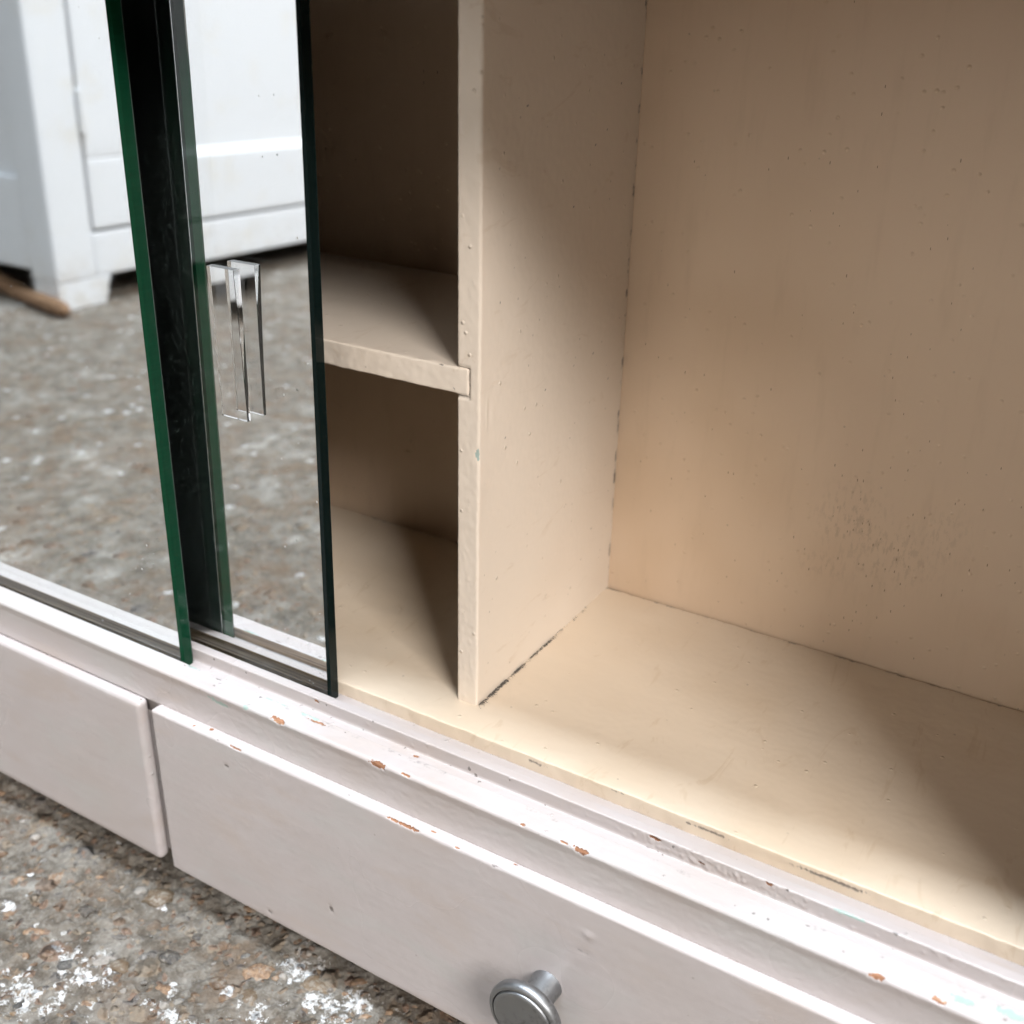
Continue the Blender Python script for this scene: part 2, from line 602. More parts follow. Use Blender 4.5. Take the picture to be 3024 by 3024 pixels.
# ------------------------------------------------------------------ dimensions (mm), origin at the foot of the divider
ZF = -113.0                      # concrete floor
D = 99.7                         # back board
Y0 = -13.5                       # front edge of the inside floor
YF2, Y1, YF1, Y2 = -20.8, -24.4, -31.7, -39.9
Z2, Z1, G = -1.3, -2.5, 4.0
ZT, YF, ZB = -18.2, -44.1, -92.8
XL, XR = -451.0, 221.0           # outer sides
TOP = 223.5

# ------------------------------------------------------------------ setting: floor
gx = np.unique(np.round(np.concatenate([np.linspace(-5000, -1300, 12), np.linspace(-1300, -300, 26), np.linspace(-300, 60, 451),
                                        np.linspace(60, 500, 16), np.linspace(500, 4500, 12)]), 3))
gy = np.unique(np.round(np.concatenate([np.linspace(-5000, -1500, 12), np.linspace(-1500, -160, 36), np.linspace(-160, -10, 189),
                                        np.linspace(-10, 400, 12), np.linspace(400, 4000, 10)]), 3))
X, Y = np.meshgrid(gx, gy, indexing='ij')
FV = np.stack([X.ravel(), Y.ravel(), np.full(X.size, ZF)], 1)
near = (FV[:, 0] > -299) & (FV[:, 0] < 59) & (FV[:, 1] > -159) & (FV[:, 1] < -11)
ni = np.where(near)[0]
FV[ni, 2] += 1.0 * fbm(FV[ni], 0.045, 3.1, 3)
rk = fbm(FV[ni], 0.24, 9.0, 4)
FV[ni, 2] += 1.25 * np.where(rk > 0, rk * 0.7, rk * 1.3)
fw_ = np.zeros((len(FV), 4), np.float32)
for cx, cy_, rx, ry, s in ((-118, -86, 14, 9, 1.0), (-126, -104, 15, 9, 1.0), (-71, -82, 15, 4, .8), (-50, -43, 8, 7, .9),
                           (-33, -50, 12, 7, 1.0), (-48, -66, 11, 5, .8), (-23, -43, 7, 7, 1.0), (-121, -47, 5, 3.5, .9),
                           (-155, -106, 12, 7, .6), (-11, -40, 8, 5, .7), (-102, -97, 11, 5, .7)):
    dd = ((FV[:, 0] - cx) / rx) ** 2 + ((FV[:, 1] - cy_) / ry) ** 2
    fw_[:, 0] = np.maximum(fw_[:, 0], s * np.exp(-dd * 0.45))
idx = np.arange(X.size).reshape(X.shape)
FF = np.stack([idx[:-1, :-1], idx[1:, :-1], idx[1:, 1:], idx[:-1, 1:]], -1).reshape(-1, 4)
floor = mesh('concrete_floor', FV, FF, MAT['concrete'], None, fw_)
floor['kind'] = 'structure'
floor['label'] = 'rough grey brown concrete floor with embedded pebbles and splashes of white paint'

# pebbles set in the concrete
pebble_meshes = []
import bmesh
for vi in range(10):
    bm = bmesh.new()
    bmesh.ops.create_icosphere(bm, subdivisions=3, radius=1.0)
    for vtx in bm.verts:
        nz = mnoise.fractal(vtx.co * 0.9 + Vector((vi * 5.1, 0, 0)), 0.8, 2.0, 3)
        vtx.co *= 1 + 0.42 * nz
        if vi % 2:
            vtx.co = Vector([math.copysign(abs(c) ** 0.85, c) for c in vtx.co])
    for f in bm.faces:
        f.smooth = True
    me = bpy.data.meshes.new('pebble')
    bm.to_mesh(me)
    bm.free()
    pebble_meshes.append(me)
variants = [[None] * len(STONES) for _ in pebble_meshes]
placed = []


def pebble(x, y, a, b, h, sink, rot, mat, vi):
    if variants[vi][mat] is None:
        me = pebble_meshes[vi].copy()
        me.materials.append(STONES[mat])
        variants[vi][mat] = me
    o = bpy.data.objects.new('pebble', variants[vi][mat])
    COL.objects.link(o)
    o.parent = floor
    o.location = (x * MM, y * MM, (ZF - sink) * MM)
    o.scale = (a * MM, b * MM, h * MM)
    o.rotation_euler = (rng.uniform(-.25, .25), rng.uniform(-.25, .25), rot)
    placed.append((x, y, max(a, b)))
    return o


for x, y, a, b, h, s, rt_, m_, vi in (
        (-122, -45.5, 6.2, 4.6, 4.4, 1.4, 0.5, 1, 1), (-94, -52, 3.0, 2.2, 1.9, .7, .3, 3, 0), (-95, -64, 4.6, 3.0, 2.4, 1.1, .2, 3, 3),
        (-141, -65, 3.6, 2.7, 2.4, 1.0, .1, 3, 1), (-166, -57, 5.6, 3.4, 2.4, 1.5, .9, 0, 2), (-199, -65, 5.0, 2.9, 2.2, 1.2, 1.0, 0, 4),
        (-108, -77, 3.8, 3.0, 2.4, 1.2, .2, 1, 5), (-116, -78, 4.6, 3.2, 1.9, 1.3, .6, 4, 6), (-62, -52, 6.2, 4.5, 3.0, 1.8, .4, 0, 7),
        (-58, -61, 5.2, 3.6, 2.4, 1.6, .7, 1, 8), (-72, -63, 3.8, 3.0, 2.0, 1.2, .1, 0, 9), (-132, -47, 3.2, 2.4, 1.6, .9, .3, 4, 1),
        (-86, -75, 4.2, 2.5, 1.6, 1.0, .2, 0, 2), (-148, -83, 4.8, 2.2, 1.8, 1.1, .5, 0, 3), (-41, -45, 5.0, 3.6, 2.5, 1.5, .5, 1, 4)):
    pebble(x, y, a, b, h, s, rt_, m_, vi)
tries = 0
while len(placed) < 290 and tries < 9000:
    tries += 1
    x, y = rng.uniform(-270, 25), rng.uniform(-140, -26)
    a = float(np.clip(rng.lognormal(0.52, 0.38), 1.0, 3.8))
    if any((x - q[0]) ** 2 + (y - q[1]) ** 2 < (a + q[2]) ** 2 * 0.8 for q in placed):
        continue
    b = a * rng.uniform(0.42, 0.8)
    h = b * rng.uniform(0.6, 1.0)
    pebble(x, y, a, b, h, h * rng.uniform(0.05, 0.6), rng.uniform(-.2, 1.3), int(rng.choice([0, 0, 0, 0, 1, 2, 2, 3, 4, 4])), int(rng.integers(0, 10)))

# ------------------------------------------------------------------ the mirror cabinet
cab = empty('mirror_cabinet', (-115, 30, ZF))
cab['label'] = 'old cream painted mirror cabinet with sliding mirror doors and two drawers, resting on concrete'
cab['category'] = 'cabinet'

# --- inside floor
def d_floor(V, N, wear):
    top = N[:, 2] > 0.2
    ti = np.where(top)[0]
    V[ti, 2] += 0.16 * fbm(V[ti] * np.array([.5, 1.2, 1]), 0.06, 1.0, 3)
    e = np.where((V[:, 1] < Y0 + 1.0))[0]
    V[e, 1] += 0.22 * fbm(V[e], 0.16, 4.0, 4)
    V[e, 2] += 0.10 * fbm(V[e], 0.6, 2.0, 2)
    e = np.where((V[:, 1] > D - 2.5))[0]
    V[e, 1] += 0.5 * fbm(V[e], 0.05, 7.0, 4) - 0.1
    # long hairline scratches and a bruise along the front edge
    chips = [((22, Y0, -2.4), (6, .8, .35), .8), ((32, Y0, -1.6), (5, .8, .4), .8), ((88, Y0, -2.0), (9, .8, .3), .8),
             ((126, Y0, -1.8), (10, .8, .5), .9), ((118, Y0, -1.4), (7, .8, .3), .6), ((60, Y0, -.6), (3, .8, .3), .6)]
    wear[:, 2] = np.maximum(wear[:, 2], chip_mask(V, chips))
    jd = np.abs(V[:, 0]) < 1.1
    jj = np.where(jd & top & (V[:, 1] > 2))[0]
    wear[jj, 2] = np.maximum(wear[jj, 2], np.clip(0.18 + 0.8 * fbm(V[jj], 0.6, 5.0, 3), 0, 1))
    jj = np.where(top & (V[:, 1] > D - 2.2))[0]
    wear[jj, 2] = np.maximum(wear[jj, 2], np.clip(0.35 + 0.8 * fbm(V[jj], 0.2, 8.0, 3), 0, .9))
    return V, wear


rbox('inside_floor', (XL + 8, Y0, -7.6), (XR - 8, D - 0.45, 0), 0.55, (2.0, 1.6, 1.2), MAT['cream'], cab,
     ((-55, 190, 0.55), None, None), d_floor)

# --- back board
def d_back(V, N, wear):
    f = np.where(N[:, 1] < -0.5)[0]
    V[f, 1] += 0.12 * fbm(V[f], 0.03, 6.0, 3)
    for cx, cz, rx, rz, s in ((92, 54, 18, 20, .50), (106, 45, 24, 18, .45), (122, 56, 16, 18, .38), (85, 35, 17, 9, .40), (74, 25, 24, 13, .24), (100, 22, 26, 10, .22),
                              (30, 100, 18, 60, .10), (60, 70, 60, 50, .06), (110, 120, 60, 60, .05)):
        dd = ((V[:, 0] - cx) / rx) ** 2 + ((V[:, 2] - cz) / rz) ** 2
        wear[:, 2] = np.maximum(wear[:, 2], s * np.exp(-dd))
    return V, wear


rbox('back_board', (XL + 8, D, -2.0), (XR - 8, D + 4, TOP), 0.3, (2.5, 2, 2.5), MAT['back'], cab, deform=d_back)

# --- divider with the housed shelf end
SH0, SH1 = 110.1, 118.4
def d_div(V, N, wear):
    f = N[:, 1] < -0.2
    fi = np.where(f)[0]
    V[fi, 1] += 0.10 * fbm(V[fi], 0.35, 2.0, 3) + 0.06 * fbm(V[fi], 1.3, 3.0, 2)
    si = np.where(N[:, 0] > 0.3)[0]
    V[si, 0] += 0.12 * fbm(V[si], 0.04, 8.0, 3) + 0.03 * fbm(V[si], 0.7, 1.0, 2)
    # paint pimples on the narrow front
    for i in range(46):
        cz = random.choice((random.uniform(2, 85), random.uniform(20, 92), random.uniform(2, 225)))
        cx = random.uniform(-7.6, -0.6)
        rr = random.uniform(.35, .75)
        d2 = (V[:, 0] - cx) ** 2 + (V[:, 2] - cz) ** 2
        m = f & (d2 < (2.2 * rr) ** 2)
        V[m, 1] -= 0.38 * rr * np.exp(-d2[m] / rr ** 2)
    # the slot cut for the shelf
    dx = np.maximum(-3.9 - V[:, 0], V[:, 0] + 3.9)
    inx = V[:, 0] < -3.6
    ring = f & inx & ((np.abs(V[:, 2] - SH1 - .15) < .42) | (np.abs(V[:, 2] - SH0 + .15) < .42))
    ring |= f & (np.abs(V[:, 0] + 3.75) < .30) & (V[:, 2] > SH0 - .3) & (V[:, 2] < SH1 + .3)
    V[ring, 1] += 0.9
    wear[ring, 2] = 0.75
    ch = chip_mask(V, [((-0.4, -0.2, 91.9), (1.3, 1.0, 1.8), 1.0)], 3.0)
    wear[:, 1] = ch
    V -= N * (ch * 0.35)[:, None]
    # lifted flake and runs on the right side
    for (yy, zz, ry, rz, h) in ((5.5, 104, 1.1, 3.4, -.25), (4.2, 104, .5, 3.6, .3), (8.6, 112, 1.8, .8, -.22), (9.4, 113.2, 1.6, .5, .22)):
        d2 = ((V[:, 1] - yy) / ry) ** 2 + ((V[:, 2] - zz) / rz) ** 2
        m = (N[:, 0] > .3) & (d2 < 5)
        V[m, 0] += h * np.exp(-d2[m])
    # hairline cracks in the paint
    cr = [((0, 6.2 - .012 * abs(z - 70), z), (.5, .16, 1.6), .55) for z in np.arange(48, 92, 2.6)]
    wear[:, 2] = np.maximum(wear[:, 2], chip_mask(V, cr) * .5)
    dots = [((0, random.uniform(4, 95), random.uniform(8, 200)), (.5, .35, .45), .9) for _ in range(26)]
    wear[:, 2] = np.maximum(wear[:, 2], chip_mask(V, dots))
    jj = np.where((N[:, 0] > .3) & (V[:, 1] > D - 2.5))[0]
    wear[jj, 2] = np.maximum(wear[jj, 2], np.clip(0.30 + 0.9 * fbm(V[jj], 0.15, 2.0, 3), 0, .9))
    return V, wear


rbox('divider', (-8.1, 0, -1.0), (0, D + .5, TOP), 0.9, (0.5, 1.1, 0.8), MAT['pink_cream'], cab, (None, (0, 14, .55), None), d_div)

def d_shelf(V, N, wear):
    f = np.where(N[:, 1] < -0.2)[0]
    V[f, 1] += 0.14 * fbm(V[f], 0.3, 5.0, 3)
    V[f, 2] += 0.16 * fbm(V[f], 0.22, 6.0, 3)
    wear[:, 2] = np.maximum(wear[:, 2], chip_mask(V, [((-22, 0, 116), (.4, .5, .4), .9), ((-9, 0, 111.4), (.4, .5, .4), .9),
                                                      ((-14, 0, 118.2), (1.2, .5, .3), .8)]))
    return V, wear


rbox('shelf', (XL + 9, -0.15, SH0), (-4.05, D - .3, SH1), 0.7, (0.7, 2.0, 0.7), MAT['pink_cream'], cab, deform=d_shelf)

# --- sides, top and hidden carcass
rbox('side_panel', (XR - 8, Y2, -22), (XR, D + 4, TOP), 1.0, (3, 3, 3), MAT['white'], cab)
rbox('side_panel', (XL, Y2, -22), (XL + 8, D + 4, TOP), 1.0, (3, 3, 3), MAT['white'], cab)
rbox('top_panel', (XL, -47, TOP + .2), (XR, D + 4, TOP + 9), 1.0, (6, 3, 3), MAT['white'], cab)
rbox('bottom_carcass', (XL + 1, Y2 + 1.6, ZB + .8), (XR - 1, D + 4, -9.0), 0.8, (6, 4, 4), MAT['white'], cab)

# --- front rail with two stepped grooves for the mirrors
prof = []


def seg(p, q, n, end=False):
    t = np.linspace(0, 1, n + 1)
    for s in (t if end else t[:-1]):
        prof.append((p[0] + (q[0] - p[0]) * s, p[1] + (q[1] - p[1]) * s))


def corner(cx, cz, r, a0, a1, n=5):
    for s in np.linspace(a0, a1, n):
        a = math.radians(s)
        prof.append((cx + r * math.cos(a), cz + r * math.sin(a)))


r1 = .5
seg((Y0 + .4, Z2 - G), (YF2, Z2 - G), 8)
seg((YF2, Z2 - G), (YF2, Z2 - .3), 6)
prof.append((YF2, Z2 - .2)); prof.append((YF2 - .2, Z2))
seg((YF2 - .3, Z2), (Y1 + r1, Z2), 7)
corner(Y1 + r1, Z2 - r1, r1, 90, 180)
seg((Y1, Z2 - r1 - .1), (Y1, Z1 - G + .35), 9)
prof.append((Y1 - .1, Z1 - G + .1))
seg((Y1 - .3, Z1 - G), (YF1, Z1 - G), 11)
seg((YF1, Z1 - G), (YF1, Z1 - .3), 6)
prof.append((YF1, Z1 - .2)); prof.append((YF1 - .2, Z1))
seg((YF1 - .3, Z1), (Y2 + 1.3, Z1), 14)
corner(Y2 + 1.3, Z1 - 1.3, 1.3, 90, 180, 8)
# gently hollowed face that rolls out to the drawers
for s in np.linspace(0.03, 1, 26):
    z = (Z1 - 1.3) + (ZT - .6 - (Z1 - 1.3)) * s
    prof.append((Y2 + .30 * min(1, s * 6) + .12 * math.sin(math.pi * s), z))
prof += [(Y2 + 1.3, ZT - 1.5), (Y2 + 1.3, ZT - 6), (Y2 + 4, ZT - 6), (Y0 + .3, -8.4)]
prof = np.array(prof)
npf = len(prof)
xs = np.unique(np.round(np.concatenate([np.linspace(XL + 8.2, -260, 70), np.linspace(-260, -130, 130), np.linspace(-130, 200, 900), [XR - 8.2]]), 4))
PV = np.empty((len(xs), npf, 3))
PV[:, :, 0] = xs[:, None]
PV[:, :, 1] = prof[None, :, 0]
PV[:, :, 2] = prof[None, :, 1]
# outward normals of the profile
tn = np.roll(prof, -1, 0) - np.roll(prof, 1, 0)
nn2 = np.stack([-tn[:, 1], tn[:, 0]], 1)
nn2 = nn2 / np.linalg.norm(nn2, axis=1, keepdims=True)
nn2 = -nn2 if nn2[np.argmin(np.abs(prof[:, 1] - Z1) + np.abs(prof[:, 0] - (-36)))][1] < 0 else nn2
PVf = PV.reshape(-1, 3)
NV = np.zeros_like(PVf)
NV[:, 1] = np.tile(nn2[:, 0], len(xs))
NV[:, 2] = np.tile(nn2[:, 1], len(xs))
wear = np.zeros((len(PVf), 4), np.float32)
alpha = np.zeros(npf)
for i, (py, pz) in enumerate(prof):
    if (abs(py - YF2) < .05 and pz < Z2 - .1) or (abs(py - YF1) < .05 and pz < Z1 - .1):
        alpha[i] = 1
wear[:, 3] = np.tile(alpha, len(xs))
wood_chips = [((-53.3, Y2 + .3, -2.9), (2.6, 1.2, 1.1), 1), ((-56.0, Y2 + .8, -2.6), (1.2, .9, .5), 1), ((-11.8, Y2 + .2, -3.3), (3.1, 1.0, 1.25), 1),
              ((-1.2, Y2 + .3, -2.9), (1.9, .7, .5), 1), ((61.0, Y2 + .2, -3.2), (2.4, 1.0, .9), 1), ((41.5, Y2 + .3, -2.8), (.9, .6, .5), 1),
              ((55.5, Y2 + .3, -2.8), (1.5, .5, .4), .9), ((145.3, Y2 + .3, -3.1), (2.0, 1.0, 1.0), 1), ((160, Y2 + .8, -2.7), (1.8, .9, .5), .9),
              ((77.5, Y1 + .1, -2.4), (1.9, .6, .6), 1), ((92, Y1, -4.4), (1.0, .6, .4), .8), ((-41.5, -33.4, Z1), (4.4, .6, .5), .9),
              ((-50, Y1 + .1, -2.6), (1.0, .6, .5), .9), ((-6.9, -26.3, Z1 - G), (2.4, .4, .5), .7), ((112, Y1 + .1, -2.0), (1.2, .5, .5), .9)]
green_chips = [((-80.5, Y2 + .3, -6.2), (4.2, 1.2, .9), 1), ((-84.5, Y2 + .3, -5.3), (2.4, 1.2, .5), .9), ((-68.5, Y2 + .2, -3.4), (1.4, .9, .9), 1),
               ((-48.5, -31.9, Z1), (2.0, 1.2, .5), .95), ((-44, -32.4, Z1), (2.4, .9, .5), .95), ((-58, -31.8, Z1), (3.2, .8, .5), .8),
               ((-64, -32.2, Z1), (2.0, .6, .5), .7), ((-101, -32.0, Z1), (3.4, .9, .5), .85), ((165, -36.0, Z1), (3.0, 1.4, .5), .95),
               ((176, -34, Z1), (4.0, 1.4, .5), .95), 
               ((134, Y1 + .2, -1.6), (5, .7, .5), .9), ]
wm = chip_mask(PVf, wood_chips, 1.0)
gm = chip_mask(PVf, green_chips, 2.0)
wear[:, 0] = wm
wear[:, 1] = gm * (wm < .3)
dirt = [((random.uniform(-110, 190), random.choice((YF2 + .6, Y1, -24.9, YF1 + .6, -33.0, -36.5)), random.choice((Z1 - G, Z1, Z2))), (random.uniform(.3, .8), .45, .6), .8) for _ in range(110)]
dirt += [((13.0, Y1, -4.8), (.7, .5, 1.0), .95), ((15.5, Y1 - .3, -5.9), (.9, .6, .6), .95), ((18, -26, Z1 - G), (.7, .5, .4), .95)]
wear[:, 2] = chip_mask(PVf, dirt, 4.0)
scuff = np.where((np.abs(PVf[:, 1] + 32.6) < 1.0) & (np.abs(PVf[:, 2] - Z1) < .3) & (PVf[:, 0] > -110))[0]
wear[scuff, 2] = np.maximum(wear[scuff, 2], np.clip(.18 + .5 * fbm(PVf[scuff], .16, 3.3, 3), 0, .42))
live = np.where((PVf[:, 0] > -130) & (np.tile(alpha, len(xs)) < .5))[0]
lump = 0.05 * fbm(PVf[live] * np.array([.6, 1.4, 1.4]), 0.5, 2.0, 3) + 0.02 * fbm(PVf[live], 1.6, 5.0, 2)
dsp = np.zeros(len(PVf))
dsp[live] = lump
# blistered paint on the middle riser
for i in range(170):
    cx = random.gauss(97, 16) if i < 120 else random.uniform(-40, 190)
    cz = random.uniform(Z1 - G + .3, Z2 - .2)
    rr = random.uniform(.28, .6)
    d2 = (PVf[:, 0] - cx) ** 2 + (PVf[:, 2] - cz) ** 2
    m = (np.abs(PVf[:, 1] - Y1) < .35) & (d2 < (2.1 * rr) ** 2)
    dsp[m] += .42 * rr * np.exp(-d2[m] / rr ** 2)
dsp -= 0.45 * wm + 0.12 * gm
PVf = PVf + NV * dsp[:, None]
idx = np.arange(len(PVf)).reshape(len(xs), npf)
nxt = np.roll(idx, -1, 1)
RF = np.stack([idx[:-1], nxt[:-1], nxt[1:], idx[1:]], -1).reshape(-1, 4)
rail = mesh('front_rail', PVf, RF, MAT['white'], cab, wear, True)
rail['label'] = 'chipped white front rail with two stepped grooves for the mirrors'

# --- drawers
def d_drawer(seed, wood, dirt_, green_=()):
    def fn(V, N, wear):
        e = np.where(((N[:, 2] > .15) | (np.abs(N[:, 0]) > .2)) & (N[:, 1] < .5) & (V[:, 0] > -300))[0]
        dv = np.zeros(len(V))
        dv[e] = 0.07 * fbm(V[e] * np.array([.7, 1, 1]), 0.25, seed, 3)
        f = np.where((N[:, 1] < -.5) & (V[:, 0] > -300))[0]
        dv[f] += 0.10 * fbm(V[f], 0.03, seed + 3, 3)
        w = chip_mask(V, wood, seed)
        g = chip_mask(V, dirt_, seed + 1)
        wear[:, 0] = w
        wear[:, 2] = g
        wear[:, 1] = chip_mask(V, green_, seed + 2) if green_ else 0
        dv -= .5 * w + .2 * g
        if seed == 11.0:
            d2 = (V[:, 0] - 67.2) ** 2 + (V[:, 2] + 28.6) ** 2
            m = (N[:, 1] < -.5) & (d2 < 20)
            dv[m] += .6 * np.exp(-d2[m] / .9)
        V = V + N * dv[:, None]
        return V, wear
    return fn


dl = empty('drawer', (-281, YF, ZB))
dl.parent = cab
dl.location = dl.location - cab.location
dl['label'] = 'left drawer front, its rounded end beside the gap'
dr = empty('drawer', (54.5, YF, ZB))
dr.parent = cab
dr.location = dr.location - cab.location
dr['label'] = 'right drawer front with round metal knob'
rbox('drawer_front', (XL, YF, ZB), (-118.4, Y2 + .75, ZT), 2.1, (2.5, .9, 1.6), MAT['white'], dl, ((-175, -118.4, .8), None, None),
     d_drawer(5.0, [], [((-120, -41.5, ZT), (.6, .6, .4), .9), ((-160, -44, -60), (.5, .5, .6), .8)]))
rbox('drawer_front', (-112.2, YF, ZB), (XR, Y2 + .75, ZT), 1.15, (1.2, .6, 1.1), MAT['white'], dr, ((-112, 60, .45), None, (-26, ZT, .5)),
     d_drawer(11.0, [((1.8, -43.7, -18.9), (5.2, .9, .8), 1), ((-3.4, -43.6, -18.7), (2.2, .6, .5), .9), ((11, -41.6, ZT), (.8, .5, .5), .9),
                     ((-85.0, -40.6, ZT), (1.0, .7, .5), .9), ((-71, -43.6, -18.7), (3.2, .5, .5), .75), ((21, -43.5, -18.6), (.9, .4, .4), .8),
                     ((40, -40.0, ZT), (.8, .5, .5), .8), ((-92, -42.6, ZT), (.7, .4, .5), .8)],
              [((-75.9, YF, -28.2), (1.3, .6, .7), 1), ((-31.4, YF, -71.5), (1.3, .6, 1.1), 1), ((-61.2, YF, -88.8), (1.8, .6, .7), .8),
               ((-79, -43.5, -18.8), (1.6, .6, .4), .8), ((-104, -43.2, -18.7), (1.3, .6, .5), .8), ((34.5, -43.6, -18.9), (3.0, .5, .5), .7),
               ((-22, -42.4, ZT), (.5, .4, .4), .9), ((65, YF, -36), (2.6, .5, .28), .55), ((69, YF, -37.2), (2.0, .5, .25), .5),
               ((84, YF, -62), (.25, .5, 2.2), .8)]))

# knob: turned stem and cap with a pressed-in disc
kx, kz = 54.6, -55.8
V, F = lathe([(5.15, 0.3), (5.1, -.4), (5.0, -1.0), (4.95, -3.0), (4.95, -6), (5.0, -9.2), (5.2, -10.4)], 48)
st = mesh('knob_stem', [(a + kx, b + YF, c + kz) for a, b, c in V], F, MAT['alu'], dr, sharp=40)
V, F = lathe([(5.2, -9.8), (8.6, -10.3), (11.0, -11.2), (11.9, -12.2), (12.1, -13.3), (11.9, -14.4), (11.4, -15.0), (10.7, -15.3), (10.3, -15.25), (10.25, -14.6), (9.0, -14.3)], 72)
mesh('knob_cap', [(a + kx, b + YF, c + kz) for a, b, c in V], F, MAT['alu'], dr, sharp=40)
V, F = lathe([(10.26, -14.2), (10.24, -14.75), (9.95, -14.85)], 72)
mesh('knob_seam', [(a + kx, b + YF, c + kz) for a, b, c in V], F, MAT['seam'], dr, sharp=40)
V, F = lathe([(9.9, -14.2), (9.85, -15.4), (9.5, -15.75), (8.6, -15.9), (7.6, -15.75), (5, -15.85), (2, -15.95), (.3, -16.0)], 72)
mesh('knob_disc', [(a + kx, b + YF, c + kz) for a, b, c in V], F, MAT['alu'], dr, sharp=50)

# --- sliding mirror doors: thick glass, silver and black backing behind
def mirror_door(x0, x1, yf, z0, lean, label, edge):
    root = empty('mirror_door', ((x0 + x1) / 2, yf, z0))
    root.parent = cab
    root.location = root.location - cab.location
    root['label'] = label
    t, z1 = 5.65, TOP - 3
    ys = lambda y, z: y + lean * z
    # glass with arrised edges at the right end
    c = .75
    poly = [(x0, yf), (x1 - c * .8, yf), (x1, yf + c * 1.6), (x1, yf + t - c), (x1 - c, yf + t), (x0, yf + t)]
    Vv, Ff = prism(poly, 2, z0, z1)
    Vv = [(x, ys(y, z), z) for x, y, z in Vv]
    g = mesh('mirror_glass', Vv, Ff, [MAT['mirror_glass'], edge], root, smooth=False, midx=[0, 0, 0, 1, 1, 1, 0, 0])
    bmx = bmesh.new()
    bmx.from_mesh(g.data)
    bmesh.ops.recalc_face_normals(bmx, faces=bmx.faces)
    bmx.to_mesh(g.data)
    bmx.free()
    # silvering and black paint film
    e = .04
    b0, b1 = yf + t + e, yf + t + e + .25
    xr = x1 - c - .1
    Vv = [(x, ys(y, z), z) for z in (z0, z1) for x, y in ((x0, b0), (xr, b0), (xr, b1), (x0, b1))]
    Ff = [(0, 1, 5, 4), (1, 2, 6, 5), (2, 3, 7, 6), (3, 0, 4, 7), (3, 2, 1, 0), (4, 5, 6, 7)]
    mesh('mirror_backing', Vv, Ff, [MAT['silver'], MAT['black']], root, smooth=False, midx=[0, 1, 1, 1, 1, 1])
    return root


M1 = mirror_door(XL + 10, -107.4, YF1 + .7, Z1 - G + .15, .0114, 'front mirror door with green glass edge, left in the picture', MAT['edge_green'])
M2 = mirror_door(-386, -47.8, YF2 + .7, Z2 - G + .15, .0165, 'rear mirror door with dark glass edge and clear finger pull', MAT['edge_dark'])

# specks of dust and tiny drips on the glass
k = NT('pale_dust')
MAT['pale_dust'] = k.set(color=(0.55, 0.54, 0.52), rough=0.9)
for root, (xa, xb), yf, lean, n_ in ((M1, (-240, -108.5), YF1 + .7, .0114, 70), (M2, (-70, -48.5), YF2 + .7, .0165, 26)):
    V, F = [], []
    for i in range(n_):
        z = random.uniform(0, 215) if i % 3 else random.uniform(0, 60)
        x = random.uniform(xa, xb)
        rr = random.choice((.10, .12, .15, .2, .28))
        b = len(V)
        y = yf + lean * z
        el = random.uniform(.8, 1.8)
        for j in range(7):
            an = 2 * math.pi * j / 7
            V.append((x + rr * math.cos(an) * random.uniform(.7, 1.2), y - .01, z + rr * el * math.sin(an)))
        V.append((x, y - .01 - rr * .5, z))
        for j in range(7):
            F.append((b + j, b + (j + 1) % 7, b + 7))
    sp = mesh('glass_specks', V, F, MAT['pale_dust'], root)
    sp['kind'] = 'stuff'

# clear acrylic finger pull glued to the rear mirror
pz0, pz1, nseg = 93.0, 141.8, 26
secs = []
for s in np.linspace(0, 1, nseg + 1):
    z = pz0 + (pz1 - pz0) * s
    hgt = 1.3 + 1.5 * s - 0.2 * math.sin(math.pi * s)     # a wedge, thicker towards the top
    yb = YF2 + .7 + .0165 * z - .12
    x0_, x1_, c_ = -86.6, -75.4, .12
    pts = [(x0_, yb), (x0_, yb - hgt + c_), (x0_ + c_, yb - hgt), (x1_ - c_, yb - hgt), (x1_, yb - hgt + c_), (x1_, yb)]
    secs.append([(x, y, z) for x, y in pts])
ns = len(secs[0])
V = [q for s_ in secs for q in s_]
F = []
for j in range(nseg):
    for i in range(ns):
        i2 = (i + 1) % ns
        F.append((j * ns + i, j * ns + i2, (j + 1) * ns + i2, (j + 1) * ns + i))
F.append(tuple(range(ns - 1, -1, -1)))
F.append(tuple(nseg * ns + i for i in range(ns)))
pull = mesh('finger_pull', V, F, MAT['acrylic'], M2, sharp=35)
bmx = bmesh.new()
bmx.from_mesh(pull.data)
bmesh.ops.recalc_face_normals(bmx, faces=bmx.faces)
bmx.to_mesh(pull.data)
bmx.free()
pull['label'] = 'clear acrylic finger pull glued near the mirror edge'

# wooden feet keep it off the floor
for fx in (-33, 195, XL + 12):
    rbox('foot', (fx, -29, ZF - 2), (fx + 24, -5, ZB + 1.2), 0.8, (2, 2, 2), MAT['brown'], cab)
rbox('foot', (100, 70, ZF - 2), (124, 95, ZB + 1.2), 0.8, (4, 4, 4), MAT['brown'], cab)
rbox('foot', (-330, 70, ZF - 2), (-306, 95, ZB + 1.2), 0.8, (4, 4, 4), MAT['brown'], cab)

# dust and hair caught along the joint between divider and inside floor
V, F = [], []


